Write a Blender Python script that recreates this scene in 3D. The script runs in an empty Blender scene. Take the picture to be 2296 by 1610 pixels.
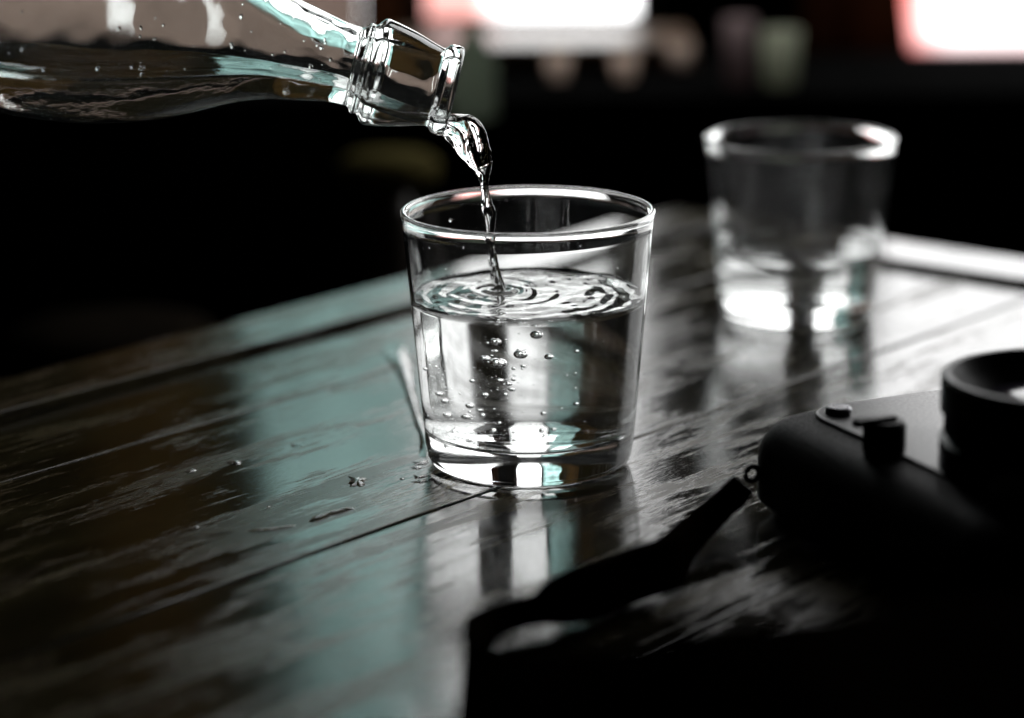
import bpy, bmesh, math, random
from mathutils import Vector, Matrix, noise
R = math.radians
random.seed(7)
sc = bpy.context.scene
col = sc.collection

# ------------------------------------------------------------------ camera, world, light, exposure
T = 0.75                      # table top height
CAMZ = T + 0.2615
F = 6030.0                    # focal length in units of a 2296 px wide frame
PITCH, ROLL = R(14.3), R(-0.5)
right0 = Vector((1, 0, 0)); up0 = Vector((0, math.sin(PITCH), math.cos(PITCH))); fwd = Vector((0, math.cos(PITCH), -math.sin(PITCH)))
cr = right0 * math.cos(ROLL) + up0 * math.sin(ROLL)
cu = -right0 * math.sin(ROLL) + up0 * math.cos(ROLL)
cd = bpy.data.cameras.new('view_camera'); co = bpy.data.objects.new('view_camera', cd); col.objects.link(co)
M = Matrix((cr, cu, -fwd)).transposed().to_4x4(); M.translation = (0, 0, CAMZ)
co.matrix_world = M
cd.sensor_width = 36; cd.lens = F / 2296 * 36; cd.clip_start = .02; cd.clip_end = 50
cd.dof.use_dof = True; cd.dof.focus_distance = 0.893; cd.dof.aperture_fstop = 4.5
sc.camera = co

w = bpy.data.worlds.new("World"); sc.world = w; w.use_nodes = True
w.node_tree.nodes['Background'].inputs[0].default_value = (.9, .95, 1, 1)
w.node_tree.nodes['Background'].inputs[1].default_value = 0.0
sc.view_settings.view_transform = 'Standard'; sc.view_settings.look = 'None'
sc.view_settings.exposure = 0.0; sc.view_settings.gamma = 1.0
cy = sc.cycles
cy.use_denoising = True; cy.max_bounces = 28; cy.transmission_bounces = 24; cy.glossy_bounces = 8
cy.transparent_max_bounces = 16; cy.diffuse_bounces = 3
cy.sample_clamp_indirect = 8; cy.blur_glossy = 0.0

# strength of the daylight behind each window
DAY_W1, DAY_W2, DAY_W0 = 3.9, 3.5, 4.2

def ray(x, y):
    u = (x - 1148) / F; v = -(y - 805) / F
    return cr * u + cu * v + fwd
def onz(x, y, z=0.0):         # photo point -> place on the horizontal plane z above the table
    d = ray(x, y); t = (z - 0.2615) / d.z
    return Vector((d.x * t, d.y * t, T + z))
def ony(x, y, Y):             # photo point -> place on the upright plane at distance Y
    d = ray(x, y); t = Y / d.y
    return Vector((d.x * t, Y, CAMZ + d.z * t))

# ------------------------------------------------------------------ helpers
def tag(o, label=None, cat=None, group=None, kind=None):
    if label: o['label'] = label
    if cat: o['category'] = cat
    if group: o['group'] = group
    if kind: o['kind'] = kind
    return o
def empty(name, loc, rz=0):
    o = bpy.data.objects.new(name, None); col.objects.link(o)
    o.location = loc; o.rotation_euler = (0, 0, rz); o.empty_display_size = .01
    return o
def obj(name, bm, m, parent=None, smooth=True, loc=None):
    me = bpy.data.meshes.new(name)
    bmesh.ops.recalc_face_normals(bm, faces=bm.faces)
    bm.to_mesh(me); bm.free()
    return objm(name, me, m, parent, smooth, loc)
def objm(name, me, m, parent=None, smooth=True, loc=None):
    if m and not me.materials: me.materials.append(m)
    if smooth:
        for p in me.polygons: p.use_smooth = True
    o = bpy.data.objects.new(name, me); col.objects.link(o)
    if loc is not None: o.location = loc
    if parent: o.parent = parent
    return o
def bx(bm, lo, hi, bev=0.0):
    r = bmesh.ops.create_cube(bm, size=1)
    vs = r['verts']
    for v in vs:
        v.co = Vector([lo[i] + (v.co[i] + .5) * (hi[i] - lo[i]) for i in range(3)])
    if bev:
        es = list({e for v in vs for e in v.link_edges})
        bmesh.ops.bevel(bm, geom=es, offset=bev, segments=3, affect='EDGES', profile=.6)
def box(name, lo, hi, m, parent=None, bev=0.0, smooth=False):
    bm = bmesh.new(); bx(bm, lo, hi, bev)
    o = obj(name, bm, m, parent, smooth)
    if bev: sharp(o)
    return o
def sharp(o, a=35):
    for p in o.data.polygons: p.use_smooth = True
    o.data.set_sharp_from_angle(angle=R(a))
def lathe(bm, prof, n=128, mat=None, closed=True):
    """prof: list of (r,z). closed -> profile is a loop or ends on the axis"""
    rings = []
    for r, z in prof:
        if r < 1e-7:
            rings.append([bm.verts.new((0, 0, z))])
        else:
            rings.append([bm.verts.new((r * math.cos(2 * math.pi * i / n), r * math.sin(2 * math.pi * i / n), z)) for i in range(n)])
    pairs = list(zip(rings, rings[1:]))
    if closed and len(rings[0]) > 1: pairs.append((rings[-1], rings[0]))
    for a, b in pairs:
        for i in range(n):
            j = (i + 1) % n
            if len(a) == 1 and len(b) == 1: continue
            if len(a) == 1: bm.faces.new((a[0], b[i], b[j]))
            elif len(b) == 1: bm.faces.new((a[i], b[0], a[j]))
            else: bm.faces.new((a[i], b[i], b[j], a[j]))
    if mat is not None: bmesh.ops.transform(bm, matrix=mat, verts=bm.verts)
def arc(cx, cz, r, a0, a1, n):
    return [(cx + r * math.cos(R(a0 + (a1 - a0) * i / n)), cz + r * math.sin(R(a0 + (a1 - a0) * i / n))) for i in range(n + 1)]
def interp(tab, s):
    """smooth interpolation (cubic hermite) of a table of (s, value...)"""
    if s <= tab[0][0]: return tab[0][1:]
    if s >= tab[-1][0]: return tab[-1][1:]
    for i in range(len(tab) - 1):
        if tab[i][0] <= s <= tab[i + 1][0]: break
    p0 = tab[max(i - 1, 0)]; p1 = tab[i]; p2 = tab[i + 1]; p3 = tab[min(i + 2, len(tab) - 1)]
    h = p2[0] - p1[0]; t = (s - p1[0]) / h
    out = []
    for k in range(1, len(p1)):
        d1 = (p2[k] - p1[k]) / h; d0 = (p1[k] - p0[k]) / (p1[0] - p0[0]) if p1[0] != p0[0] else d1
        d2 = (p3[k] - p2[k]) / (p3[0] - p2[0]) if p3[0] != p2[0] else d1
        m1 = 0 if d0 * d1 <= 0 else 2 * d0 * d1 / (d0 + d1)
        m2 = 0 if d1 * d2 <= 0 else 2 * d1 * d2 / (d1 + d2)
        out.append((2*t**3-3*t**2+1)*p1[k] + (t**3-2*t**2+t)*h*m1 + (-2*t**3+3*t**2)*p2[k] + (t**3-t**2)*h*m2)
    return out
def tube(bm, pts, rad, n=10, cap=True):
    prev = None; rings = []
    up = Vector((0, 0, 1))
    for i, p in enumerate(pts):
        t = (pts[min(i + 1, len(pts) - 1)] - pts[max(i - 1, 0)]).normalized()
        s = t.cross(up)
        if s.length < .1: s = t.cross(Vector((1, 0, 0)))
        s.normalize(); u = s.cross(t)
        r = rad[i] if isinstance(rad, (list, tuple)) else rad
        rings.append([bm.verts.new(p + (s * math.cos(2*math.pi*k/n) + u * math.sin(2*math.pi*k/n)) * r) for k in range(n)])
    for a, b in zip(rings, rings[1:]):
        for k in range(n): bm.faces.new((a[k], a[(k+1) % n], b[(k+1) % n], b[k]))
    if cap: bm.faces.new(rings[0]); bm.faces.new(rings[-1])

# ------------------------------------------------------------------ materials
def mat(name):
    m = bpy.data.materials.new(name); m.use_nodes = True
    nt = m.node_tree; nt.nodes.clear()
    out = nt.nodes.new('ShaderNodeOutputMaterial')
    return m, nt, out
def N(nt, t, **k):
    n = nt.nodes.new(t)
    for a, b in k.items():
        if a.startswith('i_'):
            key = a[2:]; key = int(key) if key.isdigit() else key.replace('_', ' ')
            n.inputs[key].default_value = b
        else: setattr(n, a, b)
    return n
def L(nt, a, b): nt.links.new(a, b)
def ramp(nt, src, stops):
    r = nt.nodes.new('ShaderNodeValToRGB')
    e = r.color_ramp.elements
    while len(e) < len(stops): e.new(.5)
    for i, (p, c) in enumerate(stops):
        e[i].position = p; e[i].color = c if len(c) == 4 else (*c, 1)
    L(nt, src, r.inputs[0]); return r.outputs[0]
def g(v): return (v, v, v, 1)

def plain(name, c, rough, metal=0.0, nscale=60, nvar=.25, bump=.1, spec=.5):
    m, nt, out = mat(name)
    p = N(nt, 'ShaderNodeBsdfPrincipled', i_Roughness=rough, i_Metallic=metal)
    p.inputs['Specular IOR Level'].default_value = spec
    tc = N(nt, 'ShaderNodeTexCoord'); nz = N(nt, 'ShaderNodeTexNoise', i_Scale=nscale, i_Detail=6.0)
    L(nt, tc.outputs['Object'], nz.inputs['Vector'])
    L(nt, ramp(nt, nz.outputs[0], [(.3, tuple(x*(1-nvar) for x in c)), (.7, tuple(x*(1+nvar) for x in c))]), p.inputs['Base Color'])
    L(nt, ramp(nt, nz.outputs[0], [(.3, g(max(0, rough*.8))), (.7, g(min(1, rough*1.2)))]), p.inputs['Roughness'])
    if bump:
        b = N(nt, 'ShaderNodeBump', i_Strength=bump, i_Distance=.002); L(nt, nz.outputs[0], b.inputs['Height']); L(nt, b.outputs[0], p.inputs['Normal'])
    L(nt, p.outputs[0], out.inputs[0]); return m

def clear(name, ior, color=(1, 1, 1), bump=0.0, bscale=200.0, rough=0.0):
    m, nt, out = mat(name)
    gl = N(nt, 'ShaderNodeBsdfGlass', i_IOR=ior, i_Roughness=rough); gl.inputs['Color'].default_value = (*color, 1)
    if bump:
        tc = N(nt, 'ShaderNodeTexCoord'); nz = N(nt, 'ShaderNodeTexNoise', i_Scale=bscale, i_Detail=2.0)
        L(nt, tc.outputs['Object'], nz.inputs['Vector'])
        b = N(nt, 'ShaderNodeBump', i_Strength=bump, i_Distance=.001); L(nt, nz.outputs[0], b.inputs['Height']); L(nt, b.outputs[0], gl.inputs['Normal'])
    L(nt, gl.outputs[0], out.inputs[0]); return m

E1ANG = None
# table directions: e1 runs along the planks (towards the lower left), e2 across them
e1 = Vector((-0.645, -0.764, 0)).normalized(); e2 = Vector((-e1.y, e1.x, 0))
CORNER = onz(1512, 480)

def wood(name, dark, light, rot, gloss=(.085, .27), patch=True):
    m, nt, out = mat(name)
    p = N(nt, 'ShaderNodeBsdfPrincipled', i_IOR=1.54)
    geo = N(nt, 'ShaderNodeNewGeometry'); oi = N(nt, 'ShaderNodeObjectInfo')
    mp = N(nt, 'ShaderNodeMapping'); mp.inputs['Rotation'].default_value = (0, 0, -rot)
    L(nt, geo.outputs['Position'], mp.inputs['Vector'])
    add = N(nt, 'ShaderNodeVectorMath', operation='ADD')
    mul = N(nt, 'ShaderNodeVectorMath', operation='SCALE'); mul.inputs['Scale'].default_value = 3.7
    cmb = N(nt, 'ShaderNodeCombineXYZ')
    L(nt, oi.outputs['Random'], cmb.inputs[0]); L(nt, oi.outputs['Random'], cmb.inputs[2])
    L(nt, cmb.outputs[0], mul.inputs[0]); L(nt, mp.outputs[0], add.inputs[0]); L(nt, mul.outputs[0], add.inputs[1])
    def nz(sx, sy, det, dist=0.0, rough=.6):
        q = N(nt, 'ShaderNodeMapping'); q.inputs['Scale'].default_value = (sx, sy, sy)
        L(nt, add.outputs[0], q.inputs['Vector'])
        n = N(nt, 'ShaderNodeTexNoise', i_Scale=1.0, i_Detail=det, i_Distortion=dist, i_Roughness=rough); L(nt, q.outputs[0], n.inputs['Vector']); return n.outputs[0]
    coarse = nz(5, 70, 5, .4); fib = nz(34, 760, 5); fine = nz(160, 2600, 2); pt = nz(9, 46, 9, .3, .76); speck = nz(420, 900, 3); big = nz(2.5, 9, 3)
    # worn patches, edges broken up by the grain
    a1 = N(nt, 'ShaderNodeMath', operation='MULTIPLY_ADD'); L(nt, fib, a1.inputs[0]); a1.inputs[1].default_value = .34; L(nt, pt, a1.inputs[2])
    mask = ramp(nt, a1.outputs[0], [(.69, g(0)), (.74, g(1))])
    sl = N(nt, 'ShaderNodeMapRange', i_3=.5, i_4=.2); L(nt, mask, sl.inputs[0]); L(nt, sl.outputs[0], p.inputs['Specular IOR Level'])
    colr = ramp(nt, coarse, [(.35, dark), (.68, light)])
    mx = N(nt, 'ShaderNodeMix', data_type='RGBA'); mx.blend_type = 'MULTIPLY'; mx.inputs[0].default_value = .7
    L(nt, colr, mx.inputs[6]); L(nt, ramp(nt, fib, [(.3, g(.55)), (.7, g(1.25))]), mx.inputs[7])
    mx2 = N(nt, 'ShaderNodeMix', data_type='RGBA'); L(nt, mask, mx2.inputs[0]); L(nt, mx.outputs[2], mx2.inputs[6])
    mx2.inputs[7].default_value = (light[0]*1.5, light[1]*1.4, light[2]*1.0, 1)
    L(nt, mx2.outputs[2], p.inputs['Base Color'])
    # roughness
    rr = N(nt, 'ShaderNodeMapRange', i_3=gloss[0], i_4=gloss[1]); L(nt, mask, rr.inputs[0])
    r2 = N(nt, 'ShaderNodeMath', operation='MULTIPLY_ADD'); L(nt, big, r2.inputs[0]); r2.inputs[1].default_value = .12; L(nt, rr.outputs[0], r2.inputs[2])
    r3 = N(nt, 'ShaderNodeMath', operation='SUBTRACT'); L(nt, r2.outputs[0], r3.inputs[0]); r3.inputs[1].default_value = .05
    L(nt, r3.outputs[0], p.inputs['Roughness'])
    # relief
    h1 = N(nt, 'ShaderNodeMath', operation='MULTIPLY'); L(nt, fib, h1.inputs[0]); h1.inputs[1].default_value = .55
    h2 = N(nt, 'ShaderNodeMath', operation='MULTIPLY_ADD'); L(nt, fine, h2.inputs[0]); h2.inputs[1].default_value = .30; L(nt, h1.outputs[0], h2.inputs[2])
    h3 = N(nt, 'ShaderNodeMath', operation='MULTIPLY_ADD'); L(nt, mask, h3.inputs[0]); h3.inputs[1].default_value = -.3; L(nt, h2.outputs[0], h3.inputs[2])
    h4 = N(nt, 'ShaderNodeMath', operation='MULTIPLY_ADD'); L(nt, speck, h4.inputs[0]); h4.inputs[1].default_value = .10; L(nt, h3.outputs[0], h4.inputs[2])
    b = N(nt, 'ShaderNodeBump', i_Strength=.7, i_Distance=.00011); L(nt, h4.outputs[0], b.inputs['Height'])
    b2 = N(nt, 'ShaderNodeBump', i_Strength=.14, i_Distance=.0003); L(nt, coarse, b2.inputs['Height']); L(nt, b.outputs[0], b2.inputs['Normal'])
    L(nt, b2.outputs[0], p.inputs['Normal'])
    L(nt, p.outputs[0], out.inputs[0]); return m

ANG = math.atan2(e1.y, e1.x)
m_wood = wood('dark_varnished_wood', (.0085, .0070, .0034), (.032, .0275, .014), ANG)
m_wood2 = wood('dark_varnished_wood_across', (.0055, .0042, .0025), (.020, .0155, .009), ANG + math.pi/2)
def smudged(name, ior, amt, color=(1, 1, 1)):
    """clear glass with faint finger marks and dried water on it; a high amt also paints in grey sheen"""
    m, nt, out = mat(name)
    gl = N(nt, 'ShaderNodeBsdfGlass', i_IOR=ior, i_Roughness=0.0); gl.inputs['Color'].default_value = (*color, 1)
    tr = N(nt, 'ShaderNodeBsdfTranslucent'); tr.inputs[0].default_value = (.8, .8, .82, 1)
    df = N(nt, 'ShaderNodeBsdfDiffuse'); df.inputs[0].default_value = (.8, .8, .82, 1)
    ms = N(nt, 'ShaderNodeMixShader'); ms.inputs[0].default_value = .5; L(nt, tr.outputs[0], ms.inputs[1]); L(nt, df.outputs[0], ms.inputs[2])
    tc = N(nt, 'ShaderNodeTexCoord'); mp = N(nt, 'ShaderNodeMapping'); mp.inputs['Scale'].default_value = (60, 60, 22); L(nt, tc.outputs['Object'], mp.inputs[0])
    n1 = N(nt, 'ShaderNodeTexNoise', i_Scale=1.0, i_Detail=6.0, i_Distortion=.8); L(nt, mp.outputs[0], n1.inputs['Vector'])
    n2 = N(nt, 'ShaderNodeTexNoise', i_Scale=900.0, i_Detail=2.0); L(nt, tc.outputs['Object'], n2.inputs['Vector'])
    a = ramp(nt, n1.outputs[0], [(.42, g(.12)), (.75, g(1))]); b = ramp(nt, n2.outputs[0], [(.35, g(.5)), (.7, g(1))])
    mu = N(nt, 'ShaderNodeMath', operation='MULTIPLY'); L(nt, a, mu.inputs[0]); L(nt, b, mu.inputs[1])
    m2 = N(nt, 'ShaderNodeMath', operation='MULTIPLY'); L(nt, mu.outputs[0], m2.inputs[0]); m2.inputs[1].default_value = amt
    mx = N(nt, 'ShaderNodeMixShader'); L(nt, m2.outputs[0], mx.inputs[0]); L(nt, gl.outputs[0], mx.inputs[1]); L(nt, ms.outputs[0], mx.inputs[2])
    L(nt, mx.outputs[0], out.inputs[0]); return m
m_glass = smudged('clear_glass', 1.5, .032, (.995, 1, .998))
m_glass2 = smudged('clear_glass_smudge_sheen', 1.5, .07, (.995, 1, .998))  # smudges, plus the rear tumbler's grey sheen painted in as diffuse haze
m_bottle = smudged('bottle_glass', 1.5, .035, (.975, .99, .985))
m_water = clear('water', 1.333)
m_water_b = clear('water_in_bottle', 1.333, bump=.12, bscale=160)
m_stream = clear('falling_water', 1.333, bump=.15, bscale=420)
m_bubble = clear('air_bubble', 0.75)
m_black = plain('black_camera_shell', (.004, .004, .0045), .6, bump=.2, nscale=900, spec=.05)
m_leather = plain('black_leatherette', (.005, .005, .005), .7, bump=.9, nscale=700, spec=.05)
m_strap = plain('black_strap_leather', (.0028, .0019, .0014), .9, bump=.4, nscale=500, spec=0)
m_strapb = plain('brown_strap_backing', (.03, .014, .008), .6, bump=.5, nscale=500)
m_cover = plain('satin_black_cover', (.015, .015, .016), .36, bump=.05, nscale=900, spec=.4)
m_metal = plain('dark_metal', (.12, .12, .13), .3, metal=1, bump=.1, nscale=300)
m_ring = plain('lens_ring', (.006, .006, .0065), .4, bump=0, spec=.08)
m_lens = plain('lens_glass', (.01, .008, .014), .12, bump=0, spec=.35)
m_wallblack = plain('black_painted_wall', (.004, .004, .004), 1, nscale=4, bump=0, spec=0)
m_wall = plain('dark_brown_wall', (.02, .015, .012), .9, nscale=4)
m_ceil = plain('ceiling_paint', (.05, .045, .04), .9, nscale=5)
m_floor = plain('dark_floor', (.006, .005, .005), .8, nscale=6)
m_frame = plain('black_window_frame', (.012, .011, .011), .5, nscale=30)
m_railw = plain('brown_wood_rail', (.12, .07, .04), .35, nscale=20)
m_stool = plain('ochre_paint', (.07, .058, .022), .9, nscale=40, spec=0)
m_seat = plain('dark_seat', (.010, .008, .006), 1.0, nscale=40, spec=0, bump=0)
m_stoolw = plain('stool_wood', (.03, .02, .012), .5, nscale=40)

def pane_mat(name, strength, tint=None, low=None, x_edge=.3, z_edge=.2, z_low=.05):
    """overexposed daylight seen through a pane; tint = colour of what stands outside at the lower left corner"""
    m, nt, out = mat(name)
    em = N(nt, 'ShaderNodeEmission', i_Strength=strength); em.inputs[0].default_value = (1, 1, 1, 1)
    if tint:
        tc = N(nt, 'ShaderNodeTexCoord'); sp = N(nt, 'ShaderNodeSeparateXYZ')
        nz = N(nt, 'ShaderNodeTexNoise', i_Scale=5.0, i_Detail=2.0); L(nt, tc.outputs['Generated'], nz.inputs['Vector'])
        ad = N(nt, 'ShaderNodeVectorMath', operation='SCALE'); ad.inputs['Scale'].default_value = .008
        L(nt, nz.outputs[1], ad.inputs[0])
        a2 = N(nt, 'ShaderNodeVectorMath', operation='ADD'); L(nt, tc.outputs['Generated'], a2.inputs[0]); L(nt, ad.outputs[0], a2.inputs[1])
        L(nt, a2.outputs[0], sp.inputs[0])
        fx = ramp(nt, sp.outputs[0], [(x_edge * .75, g(1)), (x_edge * 1.1, g(0))])
        fz = ramp(nt, sp.outputs[2], [(z_edge * .7, g(1)), (z_edge, g(0))])
        f = N(nt, 'ShaderNodeMath', operation='MULTIPLY'); L(nt, fx, f.inputs[0]); L(nt, fz, f.inputs[1])
        mx = N(nt, 'ShaderNodeMix', data_type='RGBA'); mx.inputs[6].default_value = (1, 1, 1, 1); mx.inputs[7].default_value = (*tint, 1); L(nt, f.outputs[0], mx.inputs[0])
        c = mx.outputs[2]
        if low:
            m2 = N(nt, 'ShaderNodeMix', data_type='RGBA'); m2.blend_type = 'MULTIPLY'; m2.inputs[7].default_value = (*low, 1)
            L(nt, ramp(nt, sp.outputs[2], [(z_low * .6, g(1)), (z_low * 1.2, g(0))]), m2.inputs[0]); L(nt, c, m2.inputs[6]); c = m2.outputs[2]
        L(nt, c, em.inputs[0])
    L(nt, em.outputs[0], out.inputs[0]); return m
def curtain_mat(name, c, tr, lo=.85, hi=1.1, sc_=(14, 14, 14)):
    m, nt, out = mat(name)
    d = N(nt, 'ShaderNodeBsdfDiffuse'); t = N(nt, 'ShaderNodeBsdfTranslucent')
    tc = N(nt, 'ShaderNodeTexCoord'); mp = N(nt, 'ShaderNodeMapping'); mp.inputs['Scale'].default_value = sc_; L(nt, tc.outputs['Object'], mp.inputs[0]); wv = N(nt, 'ShaderNodeTexNoise', i_Scale=1.0, i_Detail=5.0); L(nt, mp.outputs[0], wv.inputs['Vector'])
    L(nt, ramp(nt, wv.outputs[0], [(.3, tuple(x*lo for x in c)), (.7, tuple(min(1, x*hi) for x in c))]), t.inputs[0])
    L(nt, ramp(nt, wv.outputs[0], [(.3, tuple(x*.7 for x in c)), (.7, c)]), d.inputs[0])
    mx = N(nt, 'ShaderNodeMixShader'); mx.inputs[0].default_value = tr
    L(nt, d.outputs[0], mx.inputs[1]); L(nt, t.outputs[0], mx.inputs[2]); L(nt, mx.outputs[0], out.inputs[0]); return m

# ------------------------------------------------------------------ the room
WY = 1.85
def st(o, label, cat='wall'): return tag(o, label, cat, kind='structure')
st(box('floor', (-2.2, -2.5, -.05), (2.2, WY + .2, 0), m_floor), 'dark floor of the dim room below the table', 'floor')
st(box('ceiling', (-2.2, -2.5, 2.6), (2.2, WY + .2, 2.65), m_ceil), 'ceiling of the dim room', 'ceiling')
st(box('wall', (-2.25, -2.5, 0), (-2.2, WY, 2.6), m_wall), 'dark brown side wall left of the table')
st(box('wall', (2.2, -2.5, 0), (2.25, WY, 2.6), m_wall), 'dark brown side wall right of the table')
st(box('wall', (-2.25, -2.55, 0), (2.25, -2.5, 2.6), m_wall), 'dark brown wall facing the windows')
# window wall, rel heights measured from the camera height
def X(px): return (px - 1148) / F * (WY / math.cos(PITCH)) * 1.0
zb1 = ony(1200, 92, WY).z; zb2 = ony(2150, 168, WY).z
W0 = (-.80, -.074, CAMZ - .262, CAMZ + .92)
W1 = (-.070, .102, zb1, CAMZ + .92)
W2 = (.208, 1.90, zb2, CAMZ + .92)
bm = bmesh.new()
zt = 2.6
bx(bm, (-2.2, WY, 0), (2.2, WY + .08, W2[2] - .0)) if False else None
def wp(x0, x1, z0, z1): bx(bm, (x0, WY, z0), (x1, WY + .08, z1))
wp(-2.2, W0[0], 0, zt)
wp(W0[0], W0[1], 0, W0[2]); wp(W0[0], W0[1], W0[3], zt)
wp(W0[1], W1[0], 0, zt)
wp(W1[0], W1[1], 0, W1[2]); wp(W1[0], W1[1], W1[3], zt)
wp(W1[1], W2[0], 0, zt)
wp(W2[0], W2[1], 0, W2[2]); wp(W2[0], W2[1], W2[3], zt)
wp(W2[1], 2.2, 0, zt)
st(obj('window_wall', bm, m_wallblack, smooth=False), 'black wall with tall narrow windows behind the table')

p0 = pane_mat('daylight_left', DAY_W0)
p1 = pane_mat('daylight_middle', DAY_W1, (.42, .20, .18), (.42, .40, .62), .36, .068, .010)
p2 = pane_mat('daylight_right', DAY_W2, (.5, .07, .05), (.6, .42, .42), .058, .074, .02)
def window(W, pm, label, bar=None):
    r = tag(empty('window', ((W[0] + W[1]) / 2, WY, W[2])), label, 'window')
    c = Vector(r.location)
    f = bmesh.new(); t = .012
    for lo, hi in (((W[0], WY+.02, W[2]), (W[0]+t, WY+.06, W[3])), ((W[1]-t, WY+.02, W[2]), (W[1], WY+.06, W[3])),
                   ((W[0]+t, WY+.02, W[2]), (W[1]-t, WY+.06, W[2]+t)), ((W[0]+t, WY+.02, W[3]-t), (W[1]-t, WY+.06, W[3]))):
        bx(f, Vector(lo) - c, Vector(hi) - c)
    obj('frame', f, m_frame, r, False)
    b = bmesh.new(); bx(b, Vector((W[0]+.003, WY+.045, W[2]+.003)) - c, Vector((W[1]-.003, WY+.050, W[3]-.003)) - c)
    obj('pane', b, pm, r, False)
window(W0, p0, 'wide window at the left behind the curtains and the bottle')
window(W1, p1, 'narrow bright window above the pouring bottle neck, pinkish at its left')
window(W2, p2, 'large glaring white window at the right above the camera')

def curtain(name, xs, z0, z1, Y, m, label, fold=.008, freq=95, edge=None):
    bm = bmesh.new(); nx = max(12, int((xs[1]-xs[0]) * 260)); nz_ = 24
    rows = []
    for j in range(nz_ + 1):
        v = j / nz_; row = []
        for i in range(nx + 1):
            u = i / nx
            x1_ = xs[1] if edge is None else edge(v)
            x = xs[0] + (x1_ - xs[0]) * u
            y = Y + fold * math.sin(freq * x + 1.3 * math.sin(3 * v + x * 9)) * (.6 + .4 * v)
            row.append(bm.verts.new((x, y, z0 + (z1 - z0) * v)))
        rows.append(row)
    for j in range(nz_):
        for i in range(nx): bm.faces.new((rows[j][i], rows[j][i+1], rows[j+1][i+1], rows[j+1][i]))
    o = obj(name, bm, m)
    s = o.modifiers.new('thickness', 'SOLIDIFY'); s.thickness = .0012
    return tag(o, label, 'curtain')
m_teal = curtain_mat('teal_curtain', (.66, .83, .81), .84, .4, 1.2, (16, 16, 9))
m_brown = curtain_mat('added_brown_curtain', (.050, .044, .024), .7)
m_amber = curtain_mat('added_amber_curtain', (.17, .125, .06), .6)
m_brown2 = curtain_mat('red_brown_curtain', (.10, .06, .038), .7)
m_cafe = curtain_mat('added_cafe_curtain', (.40, .34, .31), .8)
curtain('curtain', (-.30, -.165), CAMZ - .165, W0[3] + .03, WY - .046, m_amber, 'unseen amber brown curtain added to tint and trim reflections of the left window, next to the teal one', fold=.004, edge=lambda v: -.196 + .054 * min(1, v / .33) + .004 * math.sin(v * 70))  # added out of view; amber for the bottle, slanted edge trims teal reflection
curtain('curtain', (-.83, -.292), CAMZ - .165, CAMZ + .95, WY - .018, m_brown, 'unseen dark brown curtain added to block daylight at the far left of the left window', fold=.005)  # added out of view, full height to keep glare off the left planks
curtain('curtain', (-.215, -.066), CAMZ - .165, CAMZ + .34, WY - .034, m_teal, 'sheer teal curtain beside the narrow middle window', fold=.004, freq=140)
for xa, xb, lb in ((-.84, -.2605, 'added backlit grey brown cafe curtain, left piece behind the bottle body'), (-.257, -.1955, 'added backlit grey brown cafe curtain, narrow middle piece behind the bottle'), (-.1925, -.099, 'added backlit grey brown cafe curtain, right piece behind the bottle neck')):
    curtain('cafe_curtain', (xa, xb), W0[2] - .01, CAMZ - .16, WY - .05, m_cafe, lb, fold=.004)  # backlit pieces added for the brown glow; gaps make the bottle's pale patches
curtain('cafe_curtain', (-.0985, -.0705), W0[2] - .01, CAMZ - .16, WY - .045, m_brown2, 'dark red brown strip of cafe curtain just left of the narrow window', fold=.003)
# tied back curtain with the slanted edge at the left of the right window
def edge2(v):
    return .246 + (.03) * (1 - min(1, v * 5)) ** 1.3
curtain('curtain', (.196, .26), W2[2] - .005, W2[3] + .03, WY - .03, m_brown2, 'brown tied back curtain at the left edge of the right window', fold=.004, freq=160, edge=edge2)

# window ledge, rail and small things on it
LZ = ony(1500, 205, 1.62).z
box('window_ledge', (-1.2, 1.60, LZ - .03), (1.5, WY - .065, LZ), m_wallblack)
tag(bpy.data.objects['window_ledge'], 'black ledge below the windows behind the table', 'ledge')
o = box('wooden_rail', (-.078, 1.70, LZ + .002), (.118, 1.79, LZ + .018), m_railw, bev=.003)
tag(o, 'brown wooden rail on the ledge below the narrow window', 'rail')

def small_glass(x, y, z, r, h, m, name, label, group):
    bm = bmesh.new()
    lathe(bm, [(0, 0), (r*.72, 0)] + [(r*.72 + (r-r*.72)*t, h*t) for t in (.25, .5, .75, 1)] + [(r-.0015, h), (r*.70, h*.2), (0, h*.18)], 40)
    o = obj(name, bm, m, loc=(x, y, z)); return tag(o, label, 'glass', group)
m_frost = None
def frosted(name, c, tr=.6):
    m, nt, out = mat(name)
    p = N(nt, 'ShaderNodeBsdfTranslucent'); p.inputs[0].default_value = (*c, 1)
    tc = N(nt, 'ShaderNodeTexCoord'); nz = N(nt, 'ShaderNodeTexNoise', i_Scale=90.0); L(nt, tc.outputs['Object'], nz.inputs['Vector'])
    b = N(nt, 'ShaderNodeBump', i_Strength=.3, i_Distance=.001); L(nt, nz.outputs[0], b.inputs['Height']); L(nt, b.outputs[0], p.inputs['Normal'])
    L(nt, p.outputs[0], out.inputs[0]); return m
m_fg = frosted('blurred_highlight_glass', (.62, .54, .49)); m_fgr = frosted('frosted_green_glass', (.42, .43, .37)); m_fpk = frosted('frosted_pink_glass', (.36, .31, .31)); m_fgb = frosted('frosted_bottle_glass', (.30, .33, .28))
def lit_spot(px, py, r, h, m, Y, label):
    p = ony(px, py, Y); small_glass(p.x, Y, p.z, r, h, m, 'small_tumbler', label, 'small glasses on the window ledge')
lit_spot(1655, 238, .0105, .054, m_fpk, 1.64, 'left frosted glass of the pair on the ledge between the windows')
lit_spot(1748, 243, .0125, .048, m_fgr, 1.64, 'right greenish frosted glass of the pair on the ledge between the windows')
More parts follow.
